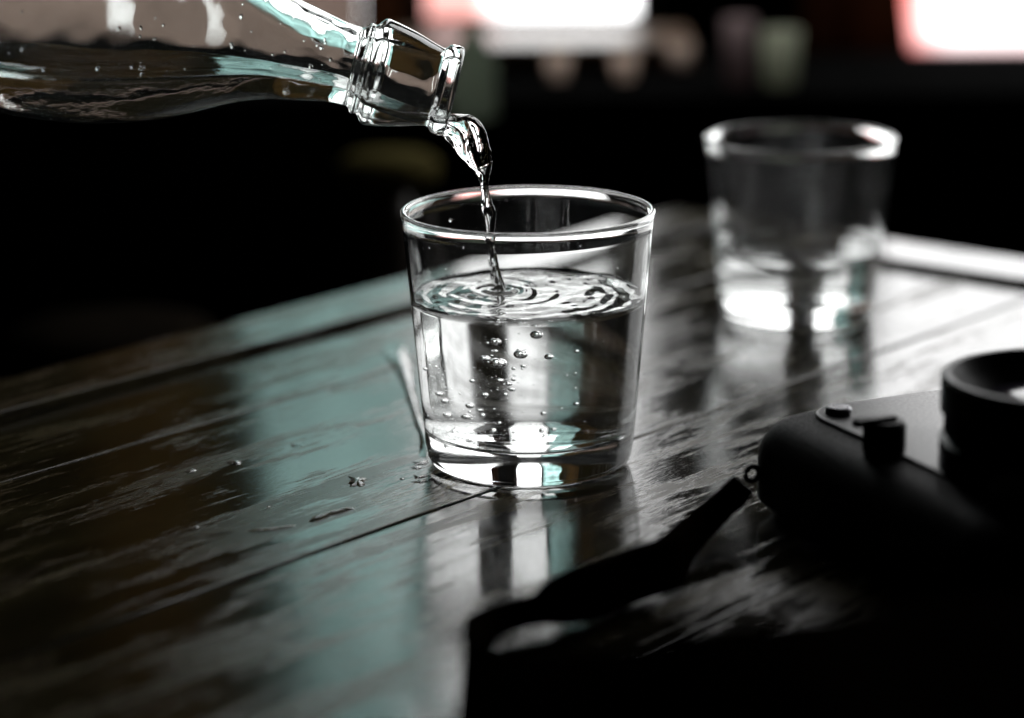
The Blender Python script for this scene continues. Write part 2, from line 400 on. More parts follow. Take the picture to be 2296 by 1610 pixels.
lit_spot(1252, 178, .0085, .017, m_fg, 1.67, 'left pale glass standing in for a blurred highlight on the wooden rail under the narrow window')  # translucent cups added to read as out-of-focus highlight discs
lit_spot(1400, 178, .0085, .017, m_fg, 1.67, 'right pale glass standing in for a blurred highlight on the wooden rail under the narrow window')
lit_spot(1523, 150, .008, .016, m_fg, 1.70, 'pale glass standing in for a blurred highlight at the right end of the wooden rail')
p = ony(1062, 262, 1.55)
bm = bmesh.new(); lathe(bm, [(0, 0), (.013, 0), (.014, .004), (.014, .034), (.006, .046), (.006, .056), (0, .056)], 40)
tag(obj('small_bottle', bm, m_fgb, loc=p), 'small pale green frosted bottle behind the mouth of the pouring bottle', 'bottle')

# stools beyond the table
def stool(x, y, ztop, r, label):
    e = tag(empty('bar_stool', (x, y, 0)), label, 'stool')
    bm = bmesh.new(); lathe(bm, [(0, ztop - .05), (r*.9, ztop - .05), (r, ztop - .035), (r, ztop - .015), (r*.93, ztop - .004), (r*.6, ztop), (0, ztop)], 48); obj('seat', bm, m_stool, e)
    for k in range(4):
        a = R(45 + 90 * k); bm = bmesh.new()
        tube(bm, [Vector((r*.6*math.cos(a), r*.6*math.sin(a), ztop-.05)), Vector((r*1.05*math.cos(a), r*1.05*math.sin(a), 0))], .013, 10)
        obj('leg', bm, m_stoolw, e)
    bm = bmesh.new()
    pts = [Vector((r*.86*math.cos(R(t)), r*.86*math.sin(R(t)), ztop*.45)) for t in range(0, 361, 15)]; tube(bm, pts, .008, 8); obj('footrest', bm, m_stoolw, e)
    return e
q = ony(872, 372, 1.50)
post = tag(empty('newel_post', (q.x, 1.50, 0)), 'dark wooden post with rounded ochre cap, blurred behind the bottle mouth', 'post')
bm = bmesh.new(); lathe(bm, [(0, 0), (.014, 0), (.014, q.z - .03), (.012, q.z - .012), (0, q.z - .012)], 40, closed=False); obj('shaft', bm, m_stoolw, post)
bm = bmesh.new(); lathe(bm, [(0, q.z - .0119), (.022, q.z - .011), (.029, q.z - .006), (.029, q.z + .002), (.022, q.z + .007), (0, q.z + .009)], 40, closed=False); obj('cap', bm, m_stool, post)
m_stool = m_seat
q = ony(250, 720, 1.33); stool(q.x, 1.33, q.z, .055, 'dark round bar stool beyond the left table edge')

# ------------------------------------------------------------------ the table
table = tag(empty('wooden_table', (CORNER.x, CORNER.y, 0), 0), 'dark varnished wooden plank table with worn glossy top', 'table')
TL, TW, TH = 1.75, .95, .036
BW = .040                     # edge board width
def board(name, s0, s1, t0, t1, m, seed, up=0.0):
    """board from s0..s1 along e1 and t0..t1 along e2, rounded upper edges, slightly uneven"""
    bm = bmesh.new(); rnd = random.Random(seed)
    along = (s1 - s0) > (t1 - t0)
    a0, a1, b0, b1 = (s0, s1, t0, t1) if along else (t0, t1, s0, s1)
    n = max(8, int((a1 - a0) / .02)); rr = .0007
    rings = []
    for i in range(n + 1):
        a = a0 + (a1 - a0) * i / n
        j0 = noise.noise(Vector((a * 14, seed * 3.1, 0))) * .0004 ; j1 = noise.noise(Vector((a * 14, seed * 3.1 + 9, 0))) * .0004
        prof = [(b0 + j0, -TH), (b0 + j0, -rr)] + [(b0 + j0 + rr * (1 - math.cos(R(x))), -rr + rr * math.sin(R(x))) for x in (30, 60, 90)]
        prof += [(b0 + j0 + rr + .0004, 0), (b0 + .3 * (b1 - b0), 0), (b0 + .7 * (b1 - b0), 0), (b1 + j1 - rr - .0004, 0)]
        prof += [(b1 + j1 - rr * (1 - math.cos(R(x))), -rr + rr * math.sin(R(x))) for x in (90, 60, 30)] + [(b1 + j1, -rr), (b1 + j1, -TH)]
        ring = []
        for b, z in prof:
            s, t = (a, b) if along else (b, a)
            v = e1 * s + e2 * t
            ring.append(bm.verts.new((v.x, v.y, T + z + up)))
        rings.append(ring)
    k = len(rings[0])
    for p, q in zip(rings, rings[1:]):
        for j in range(k): bm.faces.new((p[j], p[(j+1) % k], q[(j+1) % k], q[j]))
    bm.faces.new(rings[0]); bm.faces.new(rings[-1])
    o = obj(name, bm, m, table); sharp(o, 50); return o
gap = .0022
C0 = Vector((CORNER.x, CORNER.y, 0))
def off(px, py):
    v = onz(px, py) - C0; return v.dot(e1), v.dot(e2)
s_seam = (off(545, 1310)[1] + off(1050, 1120)[1] + off(1430, 970)[1]) / 3
faint = off(318, 991)[1]
board('edge_board', 0, TL, 0, BW - .0030, m_wood, 1, up=.0034)
board('edge_board', 0, BW - .0030, BW, TW, m_wood2, 2, up=.0034)
cuts = [BW, faint, s_seam]
while cuts[-1] + .132 < TW - .05: cuts.append(cuts[-1] + .132)
cuts.append(TW)
for i in range(len(cuts) - 1):
    gg = gap if i != 0 else .0005
    board('plank', BW + .0002, TL, cuts[i] + .0003, cuts[i+1] - gg * .6, m_wood, 10 + i)
# black underlay closes the gaps from below
def quadbox(name, s0, s1, t0, t1, z0, z1, m):
    bm = bmesh.new(); vs = []
    for z in (z0, z1):
        for s, t in ((s0, t0), (s1, t0), (s1, t1), (s0, t1)):
            v = e1 * s + e2 * t; vs.append(bm.verts.new((v.x, v.y, z)))
    for f in ((0,1,2,3), (4,5,6,7), (0,1,5,4), (1,2,6,5), (2,3,7,6), (3,0,4,7)): bm.faces.new([vs[i] for i in f])
    return obj(name, bm, m, table, False)
quadbox('apron', .05, TL - .05, .05, TW - .05, T - TH - .07, T - TH - .0005, m_stoolw)
for s, t in ((.06, .06), (TL - .12, .06), (.06, TW - .12), (TL - .12, TW - .12)):
    quadbox('leg', s, s + .06, t, t + .06, 0, T - TH - .071, m_stoolw)

# ------------------------------------------------------------------ tumblers
def wallfun(Rb, Rt, H): return lambda z: Rb + (Rt - Rb) * (z / H)
def tumbler(x, y, Rb, Rt, H, base, label, group, gm):
    out = wallfun(Rb, Rt, H)
    def th(z): return .0012 + .0009 * max(0, 1 - z / (H * .5))
    prof = [(0, .0018), (Rb * .55, .0014), (Rb - .009, .0006), (Rb - .0062, 0)]
    prof += [(Rb - .0045 + .0045 * math.sin(R(a)) * 1.0, .0045 * (1 - math.cos(R(a)))) for a in (15, 30, 45, 60, 75, 90)]
    for i in range(1, 25): 
        z = .0045 + (H - .0035 - .0045) * i / 24; prof.append((out(z), z))
    # rounded rim bead
    rb = .00105; cx = out(H) - rb * .75; cz = H - rb
    prof += [(cx + rb * math.cos(R(a)), cz + rb * math.sin(R(a))) for a in (-20, 0, 25, 50, 75, 100, 125, 150, 180, 205)]
    for i in range(0, 25):
        z = (H - .0045) + (base + .006 - (H - .0045)) * i / 24; prof.append((out(z) - th(z), z))
    ri = out(base + .006) - th(base + .006)
    prof += [(ri - .006 + .006 * math.cos(R(a)), base + .006 - .006 * math.sin(R(a))) for a in (20, 40, 60, 80)]
    prof += [(ri * .55, base + .0002), (0, base + .0008)]
    bm = bmesh.new(); lathe(bm, prof, 192, closed=False)
    o = obj('drinking_glass', bm, gm, loc=(x, y, T + .0002))
    tag(o, label, 'glass', group)
    return out, th
GX, GY = onz(1190, 1033).x - .0004, .8835
GH, GRb, GRt, GBASE = .088, .0348, .0425, .0115
out1, th1 = tumbler(GX, GY, GRb, GRt, GH, GBASE, 'clear tumbler in the middle being filled from the bottle', 'tumblers on the wooden table', m_glass)
q = onz(1788, 706)
BX, BY = q.x, q.y
BH, BRb, BRt, BBASE = .0757, .0318, .0392, .0085
out2, th2 = tumbler(BX, BY, BRb, BRt, BH, BBASE, 'blurred clear tumbler behind at the right, one third full', 'tumblers on the wooden table', m_glass2)

def water_body(name, x, y, out, th, base, level, hfun, m, label, nr=72, na=288):
    """water slightly overlapping the inner wall of its glass; surface from hfun(x, y)"""
    e = .00012
    bm = bmesh.new()
    rs = out(level) - th(level) + e
    top = []
    c = bm.verts.new((0, 0, level + hfun(0, 0)))
    for j in range(1, nr + 1):
        r = rs * j / nr
        men = .0009 * math.exp(-(rs - r) / .0011)
        top.append([bm.verts.new((r * math.cos(2*math.pi*i/na), r * math.sin(2*math.pi*i/na), level + men + hfun(r * math.cos(2*math.pi*i/na), r * math.sin(2*math.pi*i/na)))) for i in range(na)])
    rings = top[:]
    zs = [level - .002 - (level - .002 - base - .006) * k / 10 for k in range(11)]
    for z in zs:
        r = out(z) - th(z) + e
        rings.append([bm.verts.new((r * math.cos(2*math.pi*i/na), r * math.sin(2*math.pi*i/na), z)) for i in range(na)])
    ri = out(base + .006) - th(base + .006)
    for a in (20, 40, 60, 80):
        r = ri - .006 + (.006 + e) * math.cos(R(a)); z = base + .006 - (.006 + e) * math.sin(R(a))
        rings.append([bm.verts.new((r * math.cos(2*math.pi*i/na), r * math.sin(2*math.pi*i/na), z)) for i in range(na)])
    r = ri * .55
    rings.append([bm.verts.new((r * math.cos(2*math.pi*i/na), r * math.sin(2*math.pi*i/na), base + .0002 - e)) for i in range(na)])
    cb = bm.verts.new((0, 0, base + .0008 - e))
    for i in range(na): bm.faces.new((c, rings[0][i], rings[0][(i+1) % na]))
    for a, b in zip(rings, rings[1:]):
        for i in range(na): bm.faces.new((a[i], b[i], b[(i+1) % na], a[(i+1) % na]))
    for i in range(na): bm.faces.new((cb, rings[-1][(i+1) % na], rings[-1][i]))
    o = obj(name, bm, m, loc=(x, y, T + .0002)); return tag(o, label, 'water')
LEV = ony(1190, 660, GY).z - T - .0002
hit = onz(1122, 652, LEV); hx, hy = hit.x - GX, hit.y - GY
def ripple(x, y):
    d = math.hypot(x - hx, y - hy)
    d2 = d + .0050 * noise.noise(Vector((x * 50, y * 50, 3.0))) * min(1, d / .01)
    a = .00046 * math.exp(-d / .020) * math.sin(2 * math.pi * d2 / .0092 + .6) * min(1, d / .003)
    a += .00022 * math.sin(2 * math.pi * (d2) / .0040) * math.exp(-d / .012) * min(1, d / .002)
    # reflected waves from the wall and fine choppiness
    rw = math.hypot(x, y)
    a += .00016 * math.sin(2 * math.pi * rw / .0058 + 2 * math.atan2(y, x)) * (rw / .037) ** 2
    a += .00070 * noise.noise(Vector((x * 70, y * 105, 7))) + .00034 * noise.noise(Vector((x * 130, y * 150, 0))) + .00012 * noise.noise(Vector((x * 330, y * 300, 5)))
    a -= .0009 * math.exp(-(d / .0032) ** 2)
    a += .0010 * math.exp(-((d - .0042) / .0016) ** 2) * .6
    return a
water1 = water_body('glass_water', GX, GY, out1, th1, GBASE, LEV, ripple, m_water, 'rippling water with air bubbles in the middle tumbler')
LEV2 = ony(1788, 556, BY).z - T - .0002
water_body('glass_water', BX, BY, out2, th2, BBASE, LEV2, lambda x, y: .00022 * noise.noise(Vector((x*60, y*60, 1))), m_water, 'calm shallow water in the blurred tumbler behind', nr=24, na=128)

# air bubbles (photo pixel positions of the enlarged crop), parts of the water in the glass
BUB = [(1163,168,45),(828,226,38),(1025,335,52),(1028,296,24),(742,373,33),(848,412,60),(1265,357,33),(1477,310,17),(1053,434,18),(967,460,15),(1035,463,10),
 (873,563,26),(927,594,24),(969,555,16),(962,639,24),(705,697,25),(388,770,30),(412,893,36),(619,892,36),(681,873,20),(711,829,22),(620,795,30),(327,712,33),
 (1478,774,22),(1210,852,20),(1195,998,20),(1285,990,17),(847,935,13),(965,1012,12),(1480,508,11),(1422,527,9),(1478,638,10),(928,88,11),(912,205,10),(760,237,12),
 (813,310,17),(880,690,20),(300,505,22),(262,480,16),(500,695,9),(1565,932,7),(1710,240,9),(703,940,8),(580,945,10),(775,1000,20),(650,575,18),(1380,810,9),(1050,838,8),(560,850,12),(640,910,9)]
bm = bmesh.new(); bmesh.ops.create_icosphere(bm, subdivisions=3, radius=1); bme = bpy.data.meshes.new('bubble'); bm.to_mesh(bme); bm.free(); bme.materials.append(m_bubble)
for p_ in bme.polygons: p_.use_smooth = True
rb_ = random.Random(3)
def in_water(px, py, depth):
    d = ray(px, py); t = (GY - .0375) / d.y
    zw = CAMZ + d.z * t - T
    z = zw - (.0375 + depth) * math.tan(R(10.6))
    cxp = 1190; off_ = (px - cxp) * (.905 / F) / 1.33
    return Vector((off_, depth, z))
for i, (zx, zy, r) in enumerate(BUB):
    px, py = (1000 + zx / 3.355) * .897, (780 + zy / 3.355) * .897
    dep = rb_.uniform(-.010, .010)
    loc = in_water(px, py, dep)
    if math.hypot(loc.x, loc.y) > .029: loc.x *= .029 / math.hypot(loc.x, loc.y)
    loc.z = max(loc.z, GBASE + .0015)
    b = bpy.data.objects.new('air_bubble', bme); col.objects.link(b); b.parent = water1
    s = r * 3.7e-5
    b.location = loc; b.scale = (s * rb_.uniform(.98, 1.1), s * rb_.uniform(.98, 1.1), s * rb_.uniform(.72, .9) if r > 20 else s)
for i in range(22):
    px, py = rb_.gauss(1122, 16 + i), 690 + i * 11 + rb_.uniform(-8, 8)
    loc = in_water(px, py, rb_.uniform(-.006, .006))
    if loc.z > LEV - .003 or math.hypot(loc.x, loc.y) > .03: continue
    b = bpy.data.objects.new('air_bubble', bme); col.objects.link(b); b.parent = water1
    q_ = rb_.uniform(.00015, .00045); b.location = loc; b.scale = (q_ * 1.1, q_, q_ * .9)
# microbubbles: a fine cloud in the lower left and below the stream
bm = bmesh.new()
for i in range(420):
    k = rb_.random()
    if k < .45:  px, py, dep = rb_.gauss(985, 22), rb_.gauss(905, 50), rb_.uniform(-.012, .012)
    elif k < .75: px, py, dep = rb_.gauss(1060, 40), rb_.gauss(985, 10), rb_.uniform(-.02, .015)
    else: px, py, dep = rb_.gauss(1150, 60), rb_.uniform(740, 990), rb_.uniform(-.015, .015)
    loc = in_water(px, py, dep)
    if math.hypot(loc.x, loc.y) > .0315: loc.xy = loc.xy * (.0312 / math.hypot(loc.x, loc.y))
    loc.z = min(max(loc.z, GBASE + .0012), LEV - .004)
    bmesh.ops.create_icosphere(bm, subdivisions=1, radius=rb_.uniform(.00008, .00024), matrix=Matrix.Translation(loc))
tag(obj('fine_bubbles', bm, m_bubble, water1), 'cloud of tiny air bubbles', kind='stuff')

# ------------------------------------------------------------------ bottle
YB = .884
A0 = ony(1018, 206, YB); A1 = ony(8, -51, YB)
ax = (A1 - A0).normalized()           # from the mouth towards the bottle's bottom
K = (A1 - A0).length / math.hypot(1010, 257)
dd = Vector((0, 1, 0)); uu = ax.cross(dd)
if uu.z < 0: uu = -uu
outer = [(0, 99), (4, 102.5), (12, 104), (24, 104), (33, 101), (38, 93), (43, 90.5), (60, 94), (110, 109), (165, 121), (182, 123.5), (188, 122), (197, 112), (203, 103.5), (209, 103), (214, 105), (219, 103), (224, 94), (232, 90), (260, 91),
         (300, 98), (348, 108), (392, 117), (459, 140), (577, 201), (650, 232), (717, 254), (834, 283), (966, 297), (1100, 301), (1650, 301), (1700, 292), (1722, 270), (1728, 240)]
inner = [(0, 80), (8, 76), (40, 74), (120, 76), (190, 75), (240, 72), (300, 78), (348, 88), (392, 97), (459, 120), (577, 182), (650, 213), (717, 236), (834, 265), (966, 280), (1100, 284), (1630, 284), (1665, 270), (1680, 240)]
def rin(s): return interp(inner, s)[0] * K
bm = bmesh.new()
SS = sorted(set([s for s, _ in outer] + list(range(44, 182, 6)) + list(range(240, 1100, 10)) + list(range(1100, 1700, 40))))
prof = [(interp(outer, s)[0] * K, s * K) for s in SS]
SI = sorted(set([s for s, _ in inner] + list(range(10, 240, 10)) + list(range(240, 1100, 10)) + list(range(1100, 1660, 40))), reverse=True)
profi = [(rin(s), s * K) for s in SI]
full = [(0, 1700 * K)] + [(120 * K, 1706 * K)] + prof[::-1] + [(97*K, -1.5*K), (91 * K, -2.5*K), (84*K, -1.5*K)] + profi[::-1] + [(100 * K, 1690 * K), (0, 1684 * K)]
mb = Matrix((dd, uu, ax)).transposed().to_4x4()
n = 160
lathe(bm, full, n, closed=False)
# slightly wavy hand-blown inner wall
for v in bm.verts:
    r = math.hypot(v.co.x, v.co.y); s = v.co.z
    if r > 1e-6 and 60*K < s < 1650*K and r < (interp(outer, s / K)[0] - 6) * K:
        a = math.atan2(v.co.y, v.co.x)
        dlt = .00013 * noise.noise(Vector((math.cos(a) * 2.2, math.sin(a) * 2.2, s * 55))) + .00005 * noise.noise(Vector((math.cos(a) * 5, math.sin(a) * 5, s * 160)))
        v.co.x *= 1 + dlt / r; v.co.y *= 1 + dlt / r
mb.translation = A0
o = obj('glass_bottle', bm, m_bottle); o.matrix_world = mb
tag(o, 'clear glass bottle tilted to pour, entering from the upper left', 'bottle')

# water lying in the bottle: cross sections are circle segments under a level line
levpx = [(-900, 118), (-300, 128), (0, 136), (250, 152), (450, 150), (575, 153), (700, 172), (790, 193), (860, 228), (930, 254), (985, 262), (1006, 264)]
def level_u(s):
    # image x of the axis point at s
    x = 1018 - s * 0.969
    yl = interp(levpx, x)[0]
    ya = 206 + (x - 1018) * .2545
    return (ya - yl) * .969 * K            # height along uu relative to the axis
stations = [-1.0] + [i for i in range(4, 240, 4)] + [i for i in range(240, 1650, 12)] + [1660, 1670]
bm = bmesh.new(); rings = []; nb, nt_ = 40, 26
for s in stations:
    r = (rin(max(s, 0)) + .00035)
    h = level_u(s)
    h = max(-r * .985, min(r * .985, h))
    a = math.asin(h / r)
    ring = []
    for i in range(nb + 1):
        th_ = a - (math.pi + 2 * a) * i / nb       # from right contact down around to left contact
        ring.append((r * math.cos(th_), r * math.sin(th_), False))
    xl = r * math.cos(a)
    for i in range(1, nt_):
        x = -xl + 2 * xl * i / nt_
        edge = min(i, nt_ - i) / nt_ * 2
        wv = .0006 * noise.noise(Vector((x * 75, s * K * 42, 4))) + .00015 * noise.noise(Vector((x * 200, s * K * 70, 9)))
        men = .0006 * math.exp(-(xl - abs(x)) / .0012)
        ring.append((x, h + wv * min(1, edge * 5) + men, True))
    rings.append([bm.verts.new(A0 + ax * (s * K) + dd * x + uu * y) for x, y, _ in ring])
k = len(rings[0])
for p, q in zip(rings, rings[1:]):
    for j in range(k): bm.faces.new((p[j], p[(j+1) % k], q[(j+1) % k], q[j]))
bm.faces.new(rings[0]); bm.faces.new(rings[-1])
tag(obj('bottle_water', bm, m_water_b), 'water lying along the lower side of the tilted bottle', 'water')
# droplets clinging inside the bottle
bm = bmesh.new(); rr_ = random.Random(12)
for i in range(110):
    s = rr_.uniform(250, 1150); a = rr_.choice([rr_.gauss(-math.pi/2, .7)])
    r = rin(s) - .0001
    if rr_.random() < .25: a += math.pi
    y = r * math.sin(R(90) - 0) 
    ang = a                            # angle around the axis, -pi/2 faces the camera (-dd)
    x_, u_ = r * math.sin(ang) * 1.0, r * math.cos(ang)
    if u_ < level_u(s) + .002: continue
    sz = rr_.uniform(.0002, .0006)
    mtx = Matrix.Translation(A0 + ax * (s * K) + dd * x_ + uu * u_) @ Matrix.Diagonal((sz * rr_.uniform(.8, 1.2), sz * .6, sz * rr_.uniform(.8, 1.7), 1))
    bmesh.ops.create_icosphere(bm, subdivisions=2, radius=1, matrix=mtx)
tag(obj('water_droplets', bm, m_water), 'tiny droplets clinging inside the tilted bottle', 'droplets', kind='stuff')

# ------------------------------------------------------------------ falling stream
def stream():
    # (y-parameter, centre x, centre y, half width px, half depth px, twist)
    tab = [(0, 972, 288, 1004, 258, 40), (.07, 990, 300, 1024, 256, 42), (.13, 1003, 315, 1048, 257, 36), (.22, 1017, 331, 1076, 272, 26), (.32, 1033, 352, 1092, 302, 18), (.42, 1050, 371, 1099, 336, 13), (.50, 1063, 384, 1101, 364, 11), (.57, 1073, 398, 1100, 388, 11),
           (.66, 1077, 418, 1097, 414, 9), (.78, 1080, 450, 1102, 448, 8), (.88, 1085, 480, 1111, 478, 7), (.98, 1089, 506, 1108, 504, 8), (1.1, 1092, 541, 1110, 539, 7.5), (1.22, 1095, 576, 1114, 574, 7), (1.34, 1100, 606, 1120, 604, 7.5), (1.44, 1104, 632, 1128, 628, 9), (1.51, 1106, 647, 1134, 643, 12), (1.57, 1104, 658, 1140, 655, 18)]
    n = 64; NS = 320; rings = []
    bm = bmesh.new(); k = .895 / F
    for i in range(NS + 1):
        t = 1.57 * i / NS
        xl, yl, xr, yr, hd = interp(tab, t)
        Y = YB - .001 + (hy + GY - YB + .001) * min(1, t / 1.57)
        pl, pr = ony(xl, yl, Y), ony(xr, yr, Y)
        c = (pl + pr) / 2; side = (pr - pl) / 2; dep = Vector((0, 1, 0))
        tw = (0 if t < .45 else (t - .45) * 5.2)
        bl = math.sin(math.pi * min(1, t / .55))
        ring = []
        for j in range(n):
            a = 2 * math.pi * j / n
            wob = 1 + .10 * noise.noise(Vector((math.cos(a) * 1.5, math.sin(a) * 1.5, t * 9))) + .05 * noise.noise(Vector((math.cos(a) * 3.5, math.sin(a) * 3.5, t * 24)))
            if t > .5: wob += .15 * math.cos(2 * (a - tw * 1.4)) + .09 * math.cos(3 * a + tw * 2)
            ck = math.cos(a)
            # thick rounded rims of the water sheet with a thinner, rippled middle
            mid = 1 - .45 * bl * math.exp(-((ck - .1) / .45) ** 2) + bl * .16 * math.cos(ck * 9 + t * 26) + bl * .10 * noise.noise(Vector((ck * 4, t * 20, math.copysign(3, math.sin(a)))))
            ring.append(bm.verts.new(c + side * (ck * (wob if t > .4 else 1 + (wob - 1) * .4)) + dep * (hd * k * math.sin(a) * wob * mid)))
        rings.append(ring)
    for p, q in zip(rings, rings[1:]):
        for j in range(n): bm.faces.new((p[j], p[(j+1) % n], q[(j+1) % n], q[j]))
    bm.faces.new(rings[0]); bm.faces.new(rings[-1])
    return obj('water_stream', bm, m_stream)
tag(stream(), 'twisting stream of water falling from the bottle mouth into the tumbler', 'water')

# ------------------------------------------------------------------ water on the table
def blob(px, py, wpx, hpx, seed, h=.0007, ang=0.0, jag=.25, pts=None, name='water_drop', label='', group='water drops on the table'):
    """irregular flat drop; wpx/hpx size in photo pixels"""
    c = onz(px, py)
    rx = (onz(px + wpx / 2, py) - c).length; ry = (onz(px, py - hpx / 2) - c).length
    bm = bmesh.new(); na, nr = 64, 9
    rings = []
    for j in range(1, nr + 1):
        u = j / nr; ring = []
        for i in range(na):
            a = 2 * math.pi * i / na
            k = 1 + jag * noise.noise(Vector((math.cos(a) * 1.6 + seed * 7, math.sin(a) * 1.6, seed))) + jag * .6 * noise.noise(Vector((math.cos(a) * 4 + seed, math.sin(a) * 4, seed * 3)))
            x = rx * k * u * math.cos(a); y = ry * k * u * math.sin(a)
            ca, sa = math.cos(ang), math.sin(ang)
            z = h * max(0, 1 - u ** 2.2)
            ring.append(bm.verts.new((x * ca - y * sa, x * sa + y * ca, z - .00005)))
        rings.append(ring)
    t = bm.verts.new((0, 0, h - .00005))
    for i in range(na): bm.faces.new((t, rings[0][i], rings[0][(i+1) % na]))
    for p, q in zip(rings, rings[1:]):
        for i in range(na): bm.faces.new((p[i], q[i], q[(i+1) % na], p[(i+1) % na]))
    bv = bm.verts.new((0, 0, -.0004))
    for i in range(na): bm.faces.new((bv, rings[-1][(i+1) % na], rings[-1][i]))
    o = obj(name, bm, m_water, loc=c); tag(o, label, 'water drop', group)
    return o
def z3(x, y): return (400 + x / 3.22) * .897, (1000 + y / 3.22) * .897
for zx, zy, w_, h_, sd, hh, an, jg, lb in [
    (248, 573, 26, 11, 1, .0011, 0, .2, 'leftmost small water drop on the planks'),
    (595, 503, 36, 11, 2, .0011, .25, .35, 'small water drop right of the leftmost one, with a pointed tail'),
    (1585, 655, 46, 20, 3, .0013, 0, .9, 'jagged star shaped water drop left of the middle tumbler'),
    (295, 1025, 14, 8, 5, .0009, 0, .3, 'tiny blurred water drop lowest at the left'),
    (1110, 362, 40, 12, 6, .0003, 0, .3, 'flat pale water film spot between the drops and the edge'),
    (870, 860, 8, 6, 8, .0006, 0, .3, 'tiny water drop above the long pale streak'),
    (2095, 508, 34, 12, 9, .0007, .3, .8, 'upper jagged water spill touching the left foot of the middle tumbler'),
    (2060, 545, 26, 8, 10, .0006, .3, .9, 'second jagged water spill at the left foot of the middle tumbler'),
    (2085, 622, 32, 9, 11, .0007, .3, .9, 'third jagged water spill at the left foot of the middle tumbler'),
    (2100, 656, 30, 8, 12, .0007, .2, .9, 'lowest jagged water spill at the left foot of the middle tumbler'),
    (1950, 635, 12, 6, 13, .0004, .2, .4, 'tiny water drop beside the jagged spills')]:
    px, py = z3(zx, zy); blob(px, py, w_, h_, sd, hh * .55, an, jg, label=lb)
def ribbon_drop(pts, wid, h, label, name='water_drop', seed=0, group='water drops on the table', cat='water drop'):
    P = [onz(*p) for p in pts]; n = 60; bm = bmesh.new(); rings = []
    tab = [(i / (len(P) - 1), p.x, p.y) for i, p in enumerate(P)]; wt = [(i / (len(wid) - 1), w_) for i, w_ in enumerate(wid)]
    for i in range(n + 1):
        t = i / n; x, y = interp(tab, t); xa, ya = interp(tab, min(1, t + .01)); xb, yb = interp(tab, max(0, t - .01))
        d = Vector((xa - xb, ya - yb, 0)).normalized(); s = Vector((-d.y, d.x, 0)); w_ = interp(wt, t)[0]
        ring = []
        for j in range(13):
            v = -1 + j / 6; k = w_ * (1 + .35 * noise.noise(Vector((t * 9, v * .5, seed))) + .25 * noise.noise(Vector((t * 30, v, seed + 4))))
            ring.append(bm.verts.new(Vector((x, y, T)) + s * k * v + Vector((0, 0, h * max(0, 1 - v * v) * min(1, 6 * t, 6 * (1 - t)) - .00005))))
        ring.append(bm.verts.new(Vector((x, y, T - .0004)))); rings.append(ring)
    k = 14
    for p, q in zip(rings, rings[1:]):
        for j in range(k): bm.faces.new((p[j], p[(j+1) % k], q[(j+1) % k], q[j]))
    bm.faces.new(rings[0]); bm.faces.new(rings[-1])
    o = obj(name, bm, m_water); return tag(o, label, cat, group)
ribbon_drop([z3(1205, 985), z3(1300, 940), z3(1430, 900), z3(1560, 870)], [.0010, .0021, .0018, .0010], .0009, 'long thick elongated water drop above the dark plank seam', seed=3)
ribbon_drop([z3(700, 1055), z3(830, 1045), z3(960, 1030), z3(1100, 1008)], [.0016, .0017, .0015, .0008], .0005, 'long pale blurred water streak left of the thick drop', seed=8)
ribbon_drop([(878, 770), (898, 815), (912, 855), (924, 900), (938, 945), (955, 995), (958, 1030)], [.0050, .0040, .0022, .0018, .0018, .0022, .0028], .0007, 'bright winding trickle of water left of the middle tumbler', name='water_trickle', seed=5, group=None, cat='water trickle')

# ------------------------------------------------------------------ photo camera lying on its back
P0 = Vector((.0700, .832, T))
cam_rz = R(25)
cam = tag(empty('photo_camera', P0, cam_rz), 'black camera lying on its back with the lens pointing up, out of focus', 'camera')
def cb(name, parts, m, bev=.004, parent=cam):
    bm = bmesh.new()
    for lo, hi in parts: bx(bm, lo, hi, bev)
    o = obj(name, bm, m, parent); sharp(o, 40); return o
# local axes: x across (short side of the body), -y along the body towards the viewer, z up
def slab(name, x0, x1, y0, y1, z0, z1, rc, rz_, m):
    """rounded-corner slab with rounded upper edge"""
    bm = bmesh.new(); rings = []
    def loop(ins, z):
        pts = []
        for cx, cyy, a0 in ((x1-rc, y1-rc, 0), (x0+rc, y1-rc, 90), (x0+rc, y0+rc, 180), (x1-rc, y0+rc, 270)):
            for a in range(0, 91, 10):
                pts.append((cx + (rc-ins) * math.cos(R(a0+a)), cyy + (rc-ins) * math.sin(R(a0+a)), z))
        return [bm.verts.new(p) for p in pts]
    rings.append(loop(rz_*.5, z0)); rings.append(loop(0, z0 + rz_*.5))
    for a in range(0, 91, 15): rings.append(loop(rz_ * (1 - math.cos(R(a))), z1 - rz_ + rz_ * math.sin(R(a))))
    k = len(rings[0])
    for p, q in zip(rings, rings[1:]):
        for j in range(k): bm.faces.new((p[j], p[(j+1) % k], q[(j+1) % k], q[j]))
    bm.faces.new(rings[0]); bm.faces.new(rings[-1])
    o = obj(name, bm, m, cam); sharp(o, 50); return o
BL, BWD, BTH = .150, .092, .031
slab('body', 0, BWD, -BL, 0, .0003, BTH, .024, .012, m_black)
slab('grip', .012, .078, -BL + .004, -BL + .034, BTH - .004, BTH + .012, .012, .008, m_leather)
slab('front_cover', .020, .084, -BL + .040, -.009, BTH - .002, BTH + .0012, .014, .001, m_cover)
lx, ly = .053, -.100
def ringz(name, prof, m, parent=cam, x=lx, y=ly):
    bm = bmesh.new(); lathe(bm, prof, 96, closed=True); o = obj(name, bm, m, parent, loc=(x, y, 0)); sharp(o, 40); return o
ZR = .0605
lens = ringz('lens', [(0.0330, BTH), (0.0340, BTH + .002), (0.0340, BTH + .010), (0.0320, BTH + .011), (0.0320, ZR - .012), (0.0340, ZR - .011), (0.0340, ZR - .001), (0.0330, ZR), (0.0310, ZR), (0.0290, ZR - .004), (0.0240, ZR - .009), (0.0240, BTH)], m_ring)
